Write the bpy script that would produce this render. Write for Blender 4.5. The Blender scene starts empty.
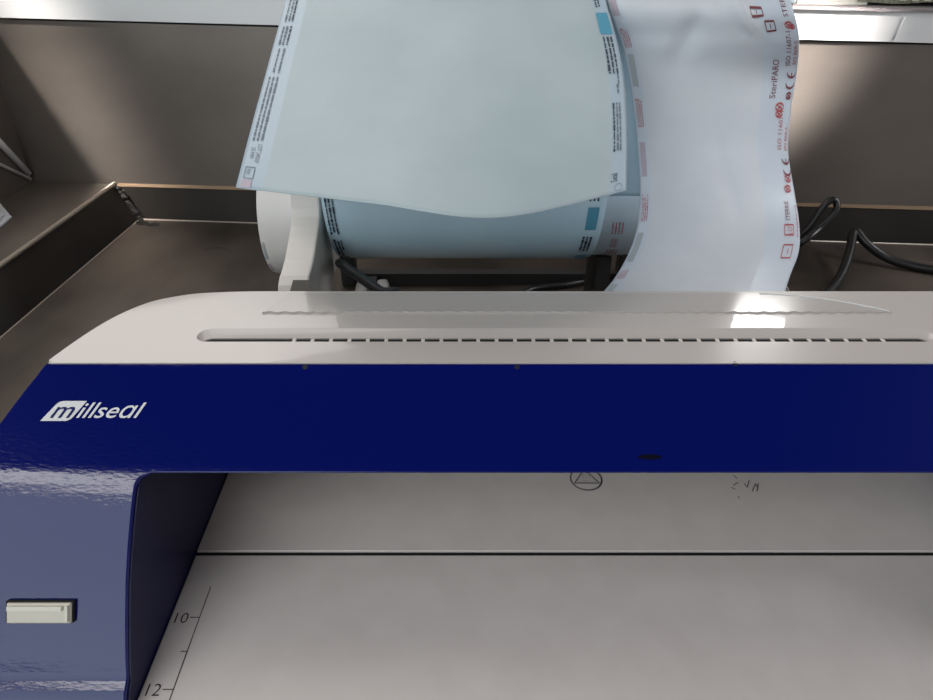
import bpy, bmesh, math, random
from mathutils import Vector, Matrix
random.seed(7)
C = bpy.context.scene.collection
S = bpy.context.scene
PI = math.pi

# ------------------------------------------------------------------ camera frame (phone held over the front of the machine)
PITCH = math.radians(33.65)
FOC = 700.0
H = 0.32
CO, SI = math.cos(PITCH), math.sin(PITCH)

def V(x, y, z): return Vector((x, y, z))

def at(px, py, d):
    """measured point: photo direction (px,py) and depth d metres along the view axis"""
    u = (px - 466.5) / FOC; v = (350 - py) / FOC
    return Vector((u * d, (CO + v * SI) * d, H + (-SI + v * CO) * d))

# ------------------------------------------------------------------ materials
def new_mat(name):
    m = bpy.data.materials.new(name); m.use_nodes = True
    nt = m.node_tree
    return m, nt, nt.nodes['Principled BSDF']

def setp(b, **k):
    names = dict(color='Base Color', rough='Roughness', metal='Metallic', coat='Coat Weight', coatr='Coat Roughness',
                 spec='Specular IOR Level', trans='Transmission Weight', alpha='Alpha', aniso='Anisotropic', emit='Emission Color', es='Emission Strength')
    for a, v in k.items():
        if a in ('color', 'emit'): v = (v[0], v[1], v[2], 1)
        b.inputs[names[a]].default_value = v

def noise_mix(nt, b, c1, c2, scale=(8, 8, 8), detail=4, lo=.35, hi=.65, coords='Object', nscale=1.0):
    tc = nt.nodes.new('ShaderNodeTexCoord'); mp = nt.nodes.new('ShaderNodeMapping'); mp.inputs['Scale'].default_value = scale
    nz = nt.nodes.new('ShaderNodeTexNoise'); nz.inputs['Scale'].default_value = nscale; nz.inputs['Detail'].default_value = detail
    cr = nt.nodes.new('ShaderNodeValToRGB')
    cr.color_ramp.elements[0].position = lo; cr.color_ramp.elements[0].color = (*c1, 1)
    cr.color_ramp.elements[1].position = hi; cr.color_ramp.elements[1].color = (*c2, 1)
    nt.links.new(tc.outputs[coords], mp.inputs['Vector']); nt.links.new(mp.outputs[0], nz.inputs['Vector'])
    nt.links.new(nz.outputs['Fac'], cr.inputs['Fac'])
    nt.links.new(cr.outputs['Color'], b.inputs['Base Color'])
    return tc, nz, cr

def add_bump(nt, b, scale, strength, dist=.001, stretch=(1, 1, 1), detail=2):
    tc = nt.nodes.new('ShaderNodeTexCoord'); mp = nt.nodes.new('ShaderNodeMapping'); mp.inputs['Scale'].default_value = stretch
    nz = nt.nodes.new('ShaderNodeTexNoise'); nz.inputs['Scale'].default_value = scale; nz.inputs['Detail'].default_value = detail
    bp = nt.nodes.new('ShaderNodeBump'); bp.inputs['Strength'].default_value = strength; bp.inputs['Distance'].default_value = dist
    nt.links.new(tc.outputs['Object'], mp.inputs['Vector']); nt.links.new(mp.outputs[0], nz.inputs['Vector'])
    nt.links.new(nz.outputs['Fac'], bp.inputs['Height']); nt.links.new(bp.outputs[0], b.inputs['Normal'])

def plain(name, color, rough=.5, **k):
    m, nt, b = new_mat(name); setp(b, color=color, rough=rough, **k)
    return m

def steel(name, c1, c2, rough=.38, metal=.8, stretch=(6, 6, 30), rlo=None, grain=(3, 3, 160)):
    m, nt, b = new_mat(name); setp(b, metal=metal, rough=rough)
    tc, nz, cr = noise_mix(nt, b, c1, c2, stretch, 6, .3, .72)
    add_bump(nt, b, 6, .12, .0006, grain, 3)
    mp = nt.nodes.new('ShaderNodeMapRange')
    mp.inputs['To Min'].default_value = rough - .08; mp.inputs['To Max'].default_value = rough + .12
    nt.links.new(nz.outputs['Fac'], mp.inputs['Value']); nt.links.new(mp.outputs[0], b.inputs['Roughness'])
    return m

M = {}
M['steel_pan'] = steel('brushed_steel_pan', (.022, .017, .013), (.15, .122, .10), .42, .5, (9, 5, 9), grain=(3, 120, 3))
M['steel_ledge'] = steel('brushed_steel_ledge', (.07, .058, .048), (.22, .185, .155), .42, .55, (9, 4, 9), grain=(120, 3, 3))
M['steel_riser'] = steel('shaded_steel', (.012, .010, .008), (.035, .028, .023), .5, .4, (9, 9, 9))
M['steel_wall'] = steel('brushed_steel_wall', (.11, .093, .081), (.28, .242, .212), .40, .6, (3, 3, 5), grain=(4, 4, 220))
M['steel_lip'] = steel('lit_steel_lip', (.70, .69, .68), (.80, .79, .78), .38, .25, (3, 3, 20), grain=(3, 3, 200))  # lighter base colour stands in for the light the lip catches
M['edge_bright'] = plain('pale_steel_edge', (.50, .44, .37), .4, metal=.2)  # thin edges paler than the steel beside them
M['edge_brass'] = plain('stained_edge', (.20, .13, .075), .5, metal=.4)
M['dark_gap'] = plain('dark_gap', (.006, .006, .006), .8)
M['cream'] = plain('glossy_cream_plastic', (.53, .485, .455), .28, coat=.5, coatr=.04)
M['cream_matte'] = plain('matte_cream_plastic', (.70, .655, .61), .45)
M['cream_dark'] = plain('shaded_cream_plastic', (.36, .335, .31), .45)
M['tear'] = plain('tear_bar_plastic', (.47, .435, .41), .16, coat=.3, coatr=.05)
M['black'] = plain('black_print', (.012, .012, .014), .6)
M['ink'] = plain('dark_blue_ink', (.02, .03, .05), .6)
M['ink_soft'] = plain('grey_blue_ink', (.17, .20, .24), .6)
M['flap_ink'] = plain('slate_ink', (.06, .075, .095), .6)
M['red_ink'] = plain('red_ink', (.46, .10, .11), .6)
M['maroon_ink'] = plain('maroon_ink', (.20, .045, .06), .6)
M['pink_ink'] = plain('pink_indicator_ink', (.50, .43, .50), .6)
M['grey_ink'] = plain('grey_green_indicator_ink', (.42, .46, .47), .6)
M['blue_ink'] = plain('blue_indicator_ink', (.10, .33, .46), .45)
M['white'] = plain('white_print', (.72, .72, .72), .5)
M['cable'] = plain('black_rubber', (.005, .005, .0055), .38)
M['floor'] = plain('grey_floor', (.2, .19, .18), .6)

m, nt, b = new_mat('glossy_blue_plastic'); M['blue'] = m
M['post'] = plain('dark_grey_post', (.03, .028, .027), .5)
setp(b, color=(.0016, .0055, .105), rough=.12, spec=.5, coat=.12, coatr=.03)
add_bump(nt, b, 300, .16, .0006, (1, 2.5, 2.5), 4)

m, nt, b = new_mat('satin_grey_tray'); M['tray'] = m
setp(b, rough=.42, metal=.05, spec=.5)
noise_mix(nt, b, (.64, .585, .56), (.67, .615, .59), (60, 60, 60), 3)
add_bump(nt, b, 900, .06, .0003)

def paper(name, color, c2, rough=.55, bumps=.25, translucent=.0):
    m, nt, b = new_mat(name); setp(b, rough=rough)
    noise_mix(nt, b, color, c2, (18, 18, 18), 4)
    add_bump(nt, b, 30, bumps, .002, (1, 1, 1), 3)
    return m
M['paper_green'] = paper('pale_blue_green_pouch_paper', (.41, .485, .51), (.465, .54, .56), .5)
M['film_margin'] = plain('pale_blue_sealed_margin', (.44, .53, .60), .3)
M['film_ply'] = plain('blue_film_ply', (.50, .67, .77), .3)
M['paper_white'] = paper('white_pouch_paper', (.60, .62, .66), (.68, .70, .735), .5, .35)
M['film_white'] = paper('white_pouch_margin', (.58, .63, .70), (.64, .69, .75), .35, .2)
M['film_blue'] = paper('pale_blue_film_roll', (.55, .74, .85), (.61, .79, .88), .25, .12)
M['roll_bluish'] = paper('bluish_white_film_roll', (.60, .75, .86), (.67, .80, .90), .35, .2)
M['roll_white'] = paper('white_film_roll', (.70, .67, .64), (.77, .74, .71), .4, .2)

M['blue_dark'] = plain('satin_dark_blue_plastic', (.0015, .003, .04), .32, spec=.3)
# olive woven cloth
m, nt, b = new_mat('olive_woven_cloth'); M['olive'] = m
setp(b, rough=.9); noise_mix(nt, b, (.10, .10, .065), (.24, .235, .17), (900, 300, 300), 2, .4, .6)
M['olive_stitch'] = plain('pale_stitching', (.45, .43, .34), .8)

# ------------------------------------------------------------------ mesh helpers
def mkobj(name, verts, faces, mat=None, parent=None, smooth=False, autos=None):
    me = bpy.data.meshes.new(name); me.from_pydata([tuple(v) for v in verts], [], faces); me.update()
    return link(name, me, mat, parent, smooth, autos)

def link(name, me, mat=None, parent=None, smooth=False, autos=None):
    o = bpy.data.objects.new(name, me); C.objects.link(o)
    if mat is not None:
        for x in (mat if isinstance(mat, (list, tuple)) else [mat]): me.materials.append(x)
    if parent is not None: o.parent = parent
    if smooth:
        for p in me.polygons: p.use_smooth = True
        if autos: me.set_sharp_from_angle(angle=math.radians(autos))
    return o

def from_bm(name, bm, mat=None, parent=None, smooth=False, autos=None):
    bmesh.ops.recalc_face_normals(bm, faces=bm.faces[:])
    me = bpy.data.meshes.new(name); bm.to_mesh(me); bm.free()
    return link(name, me, mat, parent, smooth, autos)

def tag(o, label=None, cat=None, group=None, kind=None):
    if label: o['label'] = label
    if cat: o['category'] = cat
    if group: o['group'] = group
    if kind: o['kind'] = kind
    return o

def empty(name, loc=(0, 0, 0), rotz=0):
    o = bpy.data.objects.new(name, None); C.objects.link(o); o.location = loc; o.rotation_euler = (0, 0, rotz)
    o.empty_display_size = .02
    return o

def bevel(o, w, seg=3, ang=40):
    md = o.modifiers.new('bevel', 'BEVEL'); md.width = w; md.segments = seg; md.limit_method = 'ANGLE'; md.angle_limit = math.radians(ang)
    return o

def bake(o):
    bpy.context.view_layer.update()
    dg = bpy.context.evaluated_depsgraph_get()
    me = bpy.data.meshes.new_from_object(o.evaluated_get(dg))
    o.modifiers.clear(); o.data = me
    return o

def prism_x(bm, prof, x0, x1):
    """closed (y,z) profile extruded along x"""
    a = [bm.verts.new((x0, y, z)) for y, z in prof]; c = [bm.verts.new((x1, y, z)) for y, z in prof]
    n = len(prof)
    bm.faces.new(a); bm.faces.new(c[::-1])
    for i in range(n):
        bm.faces.new((a[i], c[i], c[(i + 1) % n], a[(i + 1) % n]))

def prism_z(bm, plan, z0, z1):
    a = [bm.verts.new((x, y, z0)) for x, y in plan]; c = [bm.verts.new((x, y, z1)) for x, y in plan]
    n = len(plan)
    bm.faces.new(a[::-1]); bm.faces.new(c)
    for i in range(n):
        bm.faces.new((a[i], a[(i + 1) % n], c[(i + 1) % n], c[i]))

def box(bm, x0, x1, y0, y1, z0, z1):
    prism_z(bm, [(x0, y0), (x1, y0), (x1, y1), (x0, y1)], z0, z1)

def tube(bm, pts, r, seg=10, cap=True):
    rings = []
    n = len(pts); pts = [Vector(p) for p in pts]
    t0 = (pts[1] - pts[0]).normalized()
    nrm = t0.orthogonal().normalized()
    for i, p in enumerate(pts):
        t = (pts[min(i + 1, n - 1)] - pts[max(i - 1, 0)]).normalized()
        nrm = (nrm - t * nrm.dot(t)).normalized(); bn = t.cross(nrm)
        rr = r[i] if isinstance(r, (list, tuple)) else r
        rings.append([bm.verts.new(p + (nrm * math.cos(2 * PI * k / seg) + bn * math.sin(2 * PI * k / seg)) * rr) for k in range(seg)])
    for a, c in zip(rings, rings[1:]):
        for k in range(seg): bm.faces.new((a[k], a[(k + 1) % seg], c[(k + 1) % seg], c[k]))
    if cap: bm.faces.new(rings[0][::-1]); bm.faces.new(rings[-1])

def crom(P, t):
    """Catmull-Rom through list P, t in 0..len-1"""
    n = len(P); i = min(int(t), n - 2); f = t - i
    p0 = P[max(i - 1, 0)]; p1 = P[i]; p2 = P[i + 1]; p3 = P[min(i + 2, n - 1)]
    return .5 * ((2 * p1) + (p2 - p0) * f + (2 * p0 - 5 * p1 + 4 * p2 - p3) * f * f + (3 * p1 - p0 - 3 * p2 + p3) * f ** 3)

def smooth_path(P, n):
    P = [Vector(p) for p in P]
    return [crom(P, (len(P) - 1) * k / n) for k in range(n + 1)]

def text_geo(body, size, shear=0.0, offset=0.0, align='LEFT', res=3, spacing=1.0):
    cu = bpy.data.curves.new('t', 'FONT'); cu.body = body; cu.size = size; cu.shear = shear; cu.offset = offset
    cu.align_x = align; cu.resolution_u = res; cu.space_character = spacing
    o = bpy.data.objects.new('t', cu); C.objects.link(o)
    bpy.context.view_layer.update()
    me = bpy.data.meshes.new_from_object(o.evaluated_get(bpy.context.evaluated_depsgraph_get()))
    vs = [(v.co.x, v.co.y) for v in me.vertices]; fs = [tuple(p.vertices) for p in me.polygons]
    bpy.data.objects.remove(o); bpy.data.curves.remove(cu); bpy.data.meshes.remove(me)
    return vs, fs

class Marks:
    """flat printed marks collected in 2-D, then laid on a surface by a mapping function"""
    def __init__(s): s.v = []; s.f = []; s.m = []
    def add(s, vs, fs, mi=0):
        k = len(s.v); s.v += list(vs); s.f += [tuple(i + k for i in f) for f in fs]; s.m += [mi] * len(fs)
    def rect(s, x0, y0, x1, y1, mi=0, n=1):
        for i in range(n):
            a = y0 + (y1 - y0) * i / n; c = y0 + (y1 - y0) * (i + 1) / n
            s.add([(x0, a), (x1, a), (x1, c), (x0, c)], [(0, 1, 2, 3)], mi)
    def line(s, x0, y0, x1, y1, w, mi=0):
        d = Vector((x1 - x0, y1 - y0)); L = d.length; d /= L; nx, ny = -d.y * w / 2, d.x * w / 2
        s.add([(x0 + nx, y0 + ny), (x1 + nx, y1 + ny), (x1 - nx, y1 - ny), (x0 - nx, y0 - ny)], [(0, 1, 2, 3)], mi)
    def ring(s, cx, cy, r0, r1, mi=0, a0=0, a1=2 * PI, n=24):
        vs = []
        for k in range(n + 1):
            a = a0 + (a1 - a0) * k / n
            vs += [(cx + r0 * math.cos(a), cy + r0 * math.sin(a)), (cx + r1 * math.cos(a), cy + r1 * math.sin(a))]
        s.add(vs, [(2 * k, 2 * k + 1, 2 * k + 3, 2 * k + 2) for k in range(n)], mi)
    def frame(s, x0, y0, x1, y1, w, mi=0):
        s.line(x0, y0, x1, y0, w, mi); s.line(x0, y1, x1, y1, w, mi); s.line(x0, y0, x0, y1, w, mi); s.line(x1, y0, x1, y1, w, mi)
    def text(s, body, x, y, size, rot=0, mi=0, **k):
        vs, fs = text_geo(body, size, **k)
        c, d = math.cos(rot), math.sin(rot)
        s.add([(x + a * c - e * d, y + a * d + e * c) for a, e in vs], fs, mi)
    def scribble(s, x, y0, y1, w, mi=0, lo=.0007, hi=.0022, gap=.0004):
        """a line of illegibly small print running along y"""
        y = y0
        while y < y1:
            l = random.uniform(lo, hi); e = min(y + l, y1)
            a = random.uniform(.55, 1.0) * w
            s.rect(x - a / 2, y, x + a / 2, e, mi); y = e + random.uniform(.6, 1.6) * gap
    def build(s, name, mats, parent, fn, split=None):
        if split is not None:
            out = []
            for side in (0, 1):
                q = Marks()
                for f, m_ in zip(s.f, s.m):
                    if (s.v[f[0]][0] > split) == bool(side): q.add([s.v[i] for i in f], [tuple(range(len(f)))], m_)
                out.append(q.build('left_print' if not side else 'right_print', mats, parent, fn))
            return out
        me = bpy.data.meshes.new(name); me.from_pydata([tuple(fn(*p)) for p in s.v], [], s.f); me.update()
        o = link(name, me, mats, parent)
        for p, i in zip(me.polygons, s.m): p.material_index = i
        return o

# ================================================================== THE SETTING
fl = bmesh.new(); box(fl, -2.4, 2.4, -1.9, 2.4, -.95, -.9)
tag(from_bm('floor', fl, M['floor']), kind='structure')
mw, nt, b = new_mat('off_white_wall'); setp(b, rough=.6); noise_mix(nt, b, (.56, .53, .48), (.62, .59, .54), (3, 3, 3)); M['wall'] = mw
w = bmesh.new(); box(w, -2.4, 2.4, 2.4, 2.46, -.9, 2.2)
tag(from_bm('wall_back', w, M['wall']), kind='structure')

# ================================================================== STAINLESS STEEL COUNTER (turned 4.5 degrees to the machine)
PH = math.radians(4.5)
counter = empty('steel_counter', (0, 0, 0), -PH)
tag(counter, 'brushed stainless steel counter with a raised back splash and stepped left edge', 'counter')
XR, YF = .75, -.45
def quadobj(name, quads, mat, sub=1):
    bm = bmesh.new()
    for q in quads: bm.faces.new([bm.verts.new(p) for p in q])
    return from_bm(name, bm, mat, counter)
# pan (sunk work surface)
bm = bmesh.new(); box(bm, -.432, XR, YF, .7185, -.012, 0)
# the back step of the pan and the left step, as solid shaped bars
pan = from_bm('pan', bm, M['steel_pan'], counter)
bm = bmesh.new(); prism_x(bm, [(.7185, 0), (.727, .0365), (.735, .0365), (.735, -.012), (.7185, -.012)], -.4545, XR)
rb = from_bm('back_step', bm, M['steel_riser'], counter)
bm = bmesh.new(); prism_x(bm, [(.7262, .0362), (.7282, .0395), (.736, .0395), (.736, .0362)], -.452, XR)
from_bm('back_bead', bm, M['edge_brass'], counter)
# left step: sloping dark face from pan edge up to ledge ridge
bm = bmesh.new()
pr = [(-.432, 0), (-.4545, .0375), (-.4545, -.012), (-.432, -.012)]
a = [bm.verts.new((x, YF, z)) for x, z in pr]; c = [bm.verts.new((x, .7272, z)) for x, z in pr]
bm.faces.new(a); bm.faces.new(c[::-1])
for i in range(4): bm.faces.new((a[i], c[i], c[(i + 1) % 4], a[(i + 1) % 4]))
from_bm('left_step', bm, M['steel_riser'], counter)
bm = bmesh.new(); tube(bm, [(-.4555, YF, .0388), (-.4555, .728, .0388)], .0024, 8)
from_bm('ridge', bm, M['edge_bright'], counter, True)
bm = bmesh.new(); tube(bm, [(-.4325, YF, .0002), (-.4325, .7195, .0002), ], .0009, 6)
tube(bm, [(-.432, .7187, .0004), (XR, .7187, .0004)], .0010, 6)
from_bm('pan_edge', bm, M['edge_bright'], counter, True)
bm = bmesh.new(); box(bm, -.553, -.4548, YF, .728, .02, .0385)
from_bm('left_ledge', bm, M['steel_ledge'], counter)
# back splash, its top edge drops slightly to the right
def ztop(x): return .2005 - .0125 * (x + .1)
bm = bmesh.new()
N = 24; xs = [-.553 + (XR + .553) * i / N for i in range(N + 1)]
fr = [[bm.verts.new((x, .728, .036)), bm.verts.new((x, .735, ztop(x))), bm.verts.new((x, .745, ztop(x))), bm.verts.new((x, .745, .036))] for x in xs]
for p, q in zip(fr, fr[1:]):
    for k in range(4): bm.faces.new((p[k], q[k], q[(k + 1) % 4], p[(k + 1) % 4]))
bm.faces.new(fr[0][::-1]); bm.faces.new(fr[-1])
from_bm('back_splash', bm, M['steel_wall'], counter)
def strip(name, d0, d1, y0, y1, mat):
    bm = bmesh.new()
    fr = [[bm.verts.new((x, y0, ztop(x) + d0)), bm.verts.new((x, y0 + .0008, ztop(x) + d1)), bm.verts.new((x, y1, ztop(x) + d1)), bm.verts.new((x, y1, ztop(x) + d0))] for x in xs]
    for p, q in zip(fr, fr[1:]):
        for k in range(4): bm.faces.new((p[k], q[k], q[(k + 1) % 4], p[(k + 1) % 4]))
    bm.faces.new(fr[0][::-1]); bm.faces.new(fr[-1])
    return from_bm(name, bm, mat, counter)
strip('shadow_gap', .0, .0022, .737, .745, M['dark_gap'])
strip('splash_lip', .0022, .0280, .7325, .748, M['steel_lip'])
strip('lip_rim', .0280, .0300, .731, .752, plain('purple_grey_rim', (.12, .10, .105), .6))
strip('rear_shelf', .0265, .0292, .752, .98, M['steel_lip'])
bm = bmesh.new(); d = at(893, 39, .80); e = at(905, 17, .80)
loc = lambda p: Matrix.Rotation(PH, 3, 'Z') @ p
def on_lip(px, py):
    r = loc(at(px, py, 1) - V(0, 0, H)); return V(0, 0, H) + r * (.7318 / r.y)
tube(bm, [on_lip(893, 40) , on_lip(905, 17)], .0007, 6)
from_bm('lip_seam', bm, M['white'], counter, True)
# left splash with a folded flange
bm = bmesh.new(); box(bm, -.560, -.553, YF, .745, .02, .23)
from_bm('left_splash', bm, M['steel_wall'], counter)
bm = bmesh.new()
for p, q, r in (((-.5515, .680, .123), (-.5505, .7235, .0490), .0036), ((-.5515, .635, .1133), (-.5505, .7235, .0428), .0020)):
    tube(bm, [p, q], r, 8)
from_bm('left_flange', bm, plain('bright_flange', (.62, .61, .60), .35, metal=.2), counter, True)
# apron down to floor
bm = bmesh.new(); box(bm, -.56, XR, YF, .745, -.9, -.0125)
from_bm('cabinet_base', bm, M['steel_wall'], counter)
# grime blot in the rear left corner and a smudge on the pan
random.seed(3)
bm = bmesh.new()
def blob(cx, cy, rx, ry, z, n=16, rot=0):
    vs = []
    for k in range(n):
        a = 2 * PI * k / n; r = random.uniform(.55, 1.1)
        x, y = rx * r * math.cos(a), ry * r * math.sin(a)
        vs.append(bm.verts.new((cx + x * math.cos(rot) - y * math.sin(rot), cy + x * math.sin(rot) + y * math.cos(rot), z)))
    bm.faces.new(vs)
blob(-.424, .709, .012, .007, .0006, rot=-.6); blob(-.412, .706, .010, .006, .0005)
M['grime'] = plain('black_grime', (.008, .007, .006), .7)
from_bm('grime', bm, M['grime'], counter)
bm = bmesh.new()
for k in range(15):
    t = k / 14
    p = V(-.4500, .7235, .0350).lerp(V(-.4290, .7160, .0012), t)
    g = bmesh.ops.create_icosphere(bm, subdivisions=2, radius=random.uniform(.0022, .0046))['verts']
    for v in g: v.co = Vector((v.co.x * 1.1, v.co.y * .6, v.co.z * .8)) * random.uniform(.8, 1.2) + p
from_bm('corner_grime', bm, M['grime'], counter, True)
bm = bmesh.new()
for k in range(7):
    x = -.325 + k * .0045; blob(x, .648 + .004 * k - .0008 * k * k, .003, .0012, .0004, 8, rot=.5 - .1 * k)
from_bm('smudge', bm, plain('dark_smudge', (.02, .017, .014), .6), counter)

# white folded card on the left ledge, partly out of frame
bm = bmesh.new()
prism_z(bm, [(-.5525, .575), (-.5055, .598), (-.5100, .625), (-.5454, .6596), (-.5525, .664)], .0386, .0412)
prism_z(bm, [(-.5525, .580), (-.5120, .604), (-.5160, .624), (-.5470, .654), (-.5525, .658)], .0412, .0432)
fc = from_bm('folded_card', bm, M['paper_white'])
fc.rotation_euler = (0, 0, -PH); bevel(fc, .001, 2)
tag(fc, 'white folded card on the left steel ledge against the side splash', 'card')

# things on the shelf behind the splash
SH = ztop(.3) + .0296
def L2W(x, y, z): return Matrix.Rotation(-PH, 3, 'Z') @ V(x, y, z)
cl = empty('folded_cloth', L2W(.447, .828, SH + .0008), -PH)
tag(cl, 'olive woven cloth with pale stitched hem on the shelf behind the steel splash', 'cloth')
bm = bmesh.new()
rows = []
for i in range(25):
    x = -.135 + .35 * i / 24
    rows.append([bm.verts.new((x + .03 * (yy + .06) / .12 * (1 if i == 0 else .2), yy, .0005 + .002 * math.sin(x * 40 + yy * 30) ** 2 + zz)) for yy, zz in ((-.072, 0), (-.070, .011), (-.04, .013), (0, .014), (.05, .013), (.10, .010), (.101, 0))])
for p, q in zip(rows, rows[1:]):
    for k in range(6): bm.faces.new((p[k], q[k], q[k + 1], p[k + 1]))
    bm.faces.new((p[6], q[6], q[0], p[0]))
bm.faces.new(rows[0][::-1]); bm.faces.new(rows[-1])
from_bm('cloth', bm, M['olive'], cl, True, 50)
bm = bmesh.new()
for r in range(3):
    for k in range(26):
        x = -.10 + k * .011 + r * .003
        box(bm, x, x + .006, -.0725 + r * .004, -.0700 + r * .004, .003 + r * .0048, .006 + r * .0048)
from_bm('stitching', bm, M['olive_stitch'], cl)
cp = empty('paper_pad', L2W(.285, .842, SH), -PH)
tag(cp, 'cream paper pad lying on the shelf beside the olive cloth', 'paper')
bm = bmesh.new(); box(bm, -.03, .034, -.085, .10, .0002, .0092); from_bm('pages', bm, plain('cream_paper', (.72, .68, .60), .6), cp)
pk = empty('small_packet', L2W(.228, .765, SH), -PH)
tag(pk, 'small red and pale blue packet on the shelf just right of the white pouch strip', 'packet')
bm = bmesh.new(); prism_x(bm, [(-.008, .0), (.008, 0), (.010, .006), (0, .012), (-.010, .006)], -.05, .026)
o = from_bm('packet_body', bm, plain('pale_packet_film', (.45, .52, .55), .35), pk); bevel(o, .002, 2)
bm = bmesh.new(); prism_x(bm, [(-.0102, .0058), (-.0005, .0123), (.001, .0123), (-.009, .0048)], .004, .0245)
from_bm('red_panel', bm, plain('red_packet_print', (.62, .18, .16), .4), pk)

# ================================================================== SEALING MACHINE
mach = empty('pouch_sealing_machine', (.065, .16, 0))
tag(mach, 'cream and glossy blue pouch sealing machine with a grey tray standing on the steel counter', 'sealing machine')
OFF = V(-.065, -.16, 0)
def part(name, bm, mat, smooth=False, autos=None, parent=None):
    bmesh.ops.translate(bm, verts=bm.verts[:], vec=OFF)
    return from_bm(name, bm, mat, parent or mach, smooth, autos)
CX = .065
def mir(x): return 2 * CX - x
# plan outline, left side (x,y), rear to front
left_out = [(-.07, .3085), (-.0881, .3085), (-.112, .3083), (-.1328, .3065), (-.1446, .3030), (-.1546, .2977), (-.1632, .2880), (-.1697, .2763), (-.1753, .2610), (-.1798, .2453)]
left_out = [(p.x, p.y) for p in smooth_path([(x, y, 0) for x, y in left_out], 40)]
plan_top = left_out + [(mir(x), y) for x, y in left_out[::-1]]
# cream top housing with rounded upper edge and the rounded sealing slot cut into it
bm = bmesh.new(); prism_z(bm, plan_top, .112, .1500)
for f in bm.faces: pass
top_edges = [e for e in bm.edges if all(abs(v.co.z - .15) < 1e-6 for v in e.verts) and not all(abs(v.co.y - .2453) < 1e-5 for v in e.verts)]
bmesh.ops.bevel(bm, geom=top_edges, offset=.0045, segments=4, profile=.5, affect='EDGES')
housing = part('top_housing', bm, [M['cream'], M['cream_dark']])
def capsule(x0, x1, yc, r, n=12):
    pl = [(x0 + r + r * math.cos(a), yc + r * math.sin(a)) for a in [PI / 2 + PI * k / n for k in range(n + 1)]]
    return pl + [(x1 - r + r * math.cos(a), yc + r * math.sin(a)) for a in [-PI / 2 + PI * k / n for k in range(n + 1)]]
SX0, SX1 = -.1222, .2122
SY0, SY1 = .2622, .2735
bm = bmesh.new()
rings = []
for zz, ya, yb, ins in ((.1515, .2620, .2746, -.0003), (.1500, .2621, .2740, 0), (.1497, .2622, .2733, .0004), (.1491, .2622, .2714, .0012), (.1483, .2622, .2696, .0024), (.1478, .2622, .2684, .0036), (.1320, .2622, .2681, .0040)):
    rings.append([bm.verts.new((x, y, zz)) for x, y in capsule(SX0 + ins, SX1 - ins, (ya + yb) / 2, (yb - ya) / 2)])
for p, q in zip(rings, rings[1:]):
    n = len(p)
    for k in range(n): bm.faces.new((p[k], p[(k + 1) % n], q[(k + 1) % n], q[k]))
bm.faces.new(rings[0][::-1]); bm.faces.new(rings[-1])
cut = part('cutter', bm, M['cream'])
md = housing.modifiers.new('b', 'BOOLEAN'); md.operation = 'DIFFERENCE'; md.object = cut; md.solver = 'EXACT'
bake(housing); bpy.data.objects.remove(cut)
for p in housing.data.polygons: p.use_smooth = True
housing.data.set_sharp_from_angle(angle=math.radians(50))
wn = housing.modifiers.new('wn', 'WEIGHTED_NORMAL'); wn.keep_sharp = True; wn.weight = 90
# dark fill painted as the slot's shade and the row of guide teeth seen along it
bm = bmesh.new(); prism_z(bm, capsule(SX0 + .0042, SX1 - .0042, .26525, .00290), .1325, .1473)
part('slot_shade_fill', bm, M['dark_gap'])
bm = bmesh.new()
k = 0
x = -.079
while x < .196:
    box(bm, x, x + .0016, .2630, .2683, .1440, .1477); x += .00835

part('slot_guide_comb', bm, M['cream_matte'])
# serrated tear bar lying along the rear of the top
bm = bmesh.new()
fx0, fx1, fy = -.0970, .2020, .2868
pts = [(-.0884, .3052)]
n = 84
for i in range(n + 1):
    x = fx0 + (fx1 - fx0) * i / n
    pts.append((x, fy + (.0007 if i % 2 else -.0003)))
pts += [(.1965, .2900), (.1858, .2950), (.1750, .2992), (.1644, .3019), (.1545, .3036), (.1453, .3052)]
prism_z(bm, pts[::-1], .1498, .1509)
part('serrated_tear_bar', bm, M['tear'])
bm = bmesh.new()
tube(bm, [(x, y, .1510) for x, y in [(.2010, .2870), (.1965, .2900), (.1858, .2950), (.1750, .2992), (.1644, .3019), (.1545, .3036), (.1453, .3045)]], .00035, 6)
part('tear_bar_edge', bm, M['white'], True)

# blue cover: top surface from plan rows lifted onto the side profile
prof = [(.2460, .1498), (.2448, .1494), (.2051, .1262), (.2035, .1250), (.2010, .1231), (.1970, .1198), (.1925, .1156), (.1840, .1070), (.1750, .0965), (.1660, .0838), (.1605, .0752), (.1575, .0702),
        (.1562, .0676), (.1547, .0650), (.1541, .0645), (.1503, .06217), (.1440, .0535), (.1380, .0450), (.1335, .0370), (.1310, .0280)]
def pz(y):
    for (y0, z0), (y1, z1) in zip(prof, prof[1:]):
        if y <= y0 and y >= y1 - 1e-9: return z0 + (z1 - z0) * (y0 - y) / (y0 - y1)
    return prof[-1][1]
blue_out = [(.2460, -.1796), (.2396, -.1827), (.2329, -.1864), (.2275, -.1888), (.2226, -.1913), (.215, -.1940), (.205, -.1965), (.19, -.198), (.13, -.199)]
def xl(y):
    for (y0, x0), (y1, x1) in zip(blue_out, blue_out[1:]):
        if y <= y0 and y >= y1 - 1e-9: return x0 + (x1 - x0) * (y0 - y) / (y0 - y1)
    return blue_out[-1][1]
XI = -.1305
FIL = .0045; YB = .2040
def xin(y):
    if y >= YB: return XI + FIL
    if y <= YB - FIL: return XI
    d = y - (YB - FIL)
    return XI + FIL - math.sqrt(max(0, FIL * FIL - d * d))
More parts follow.
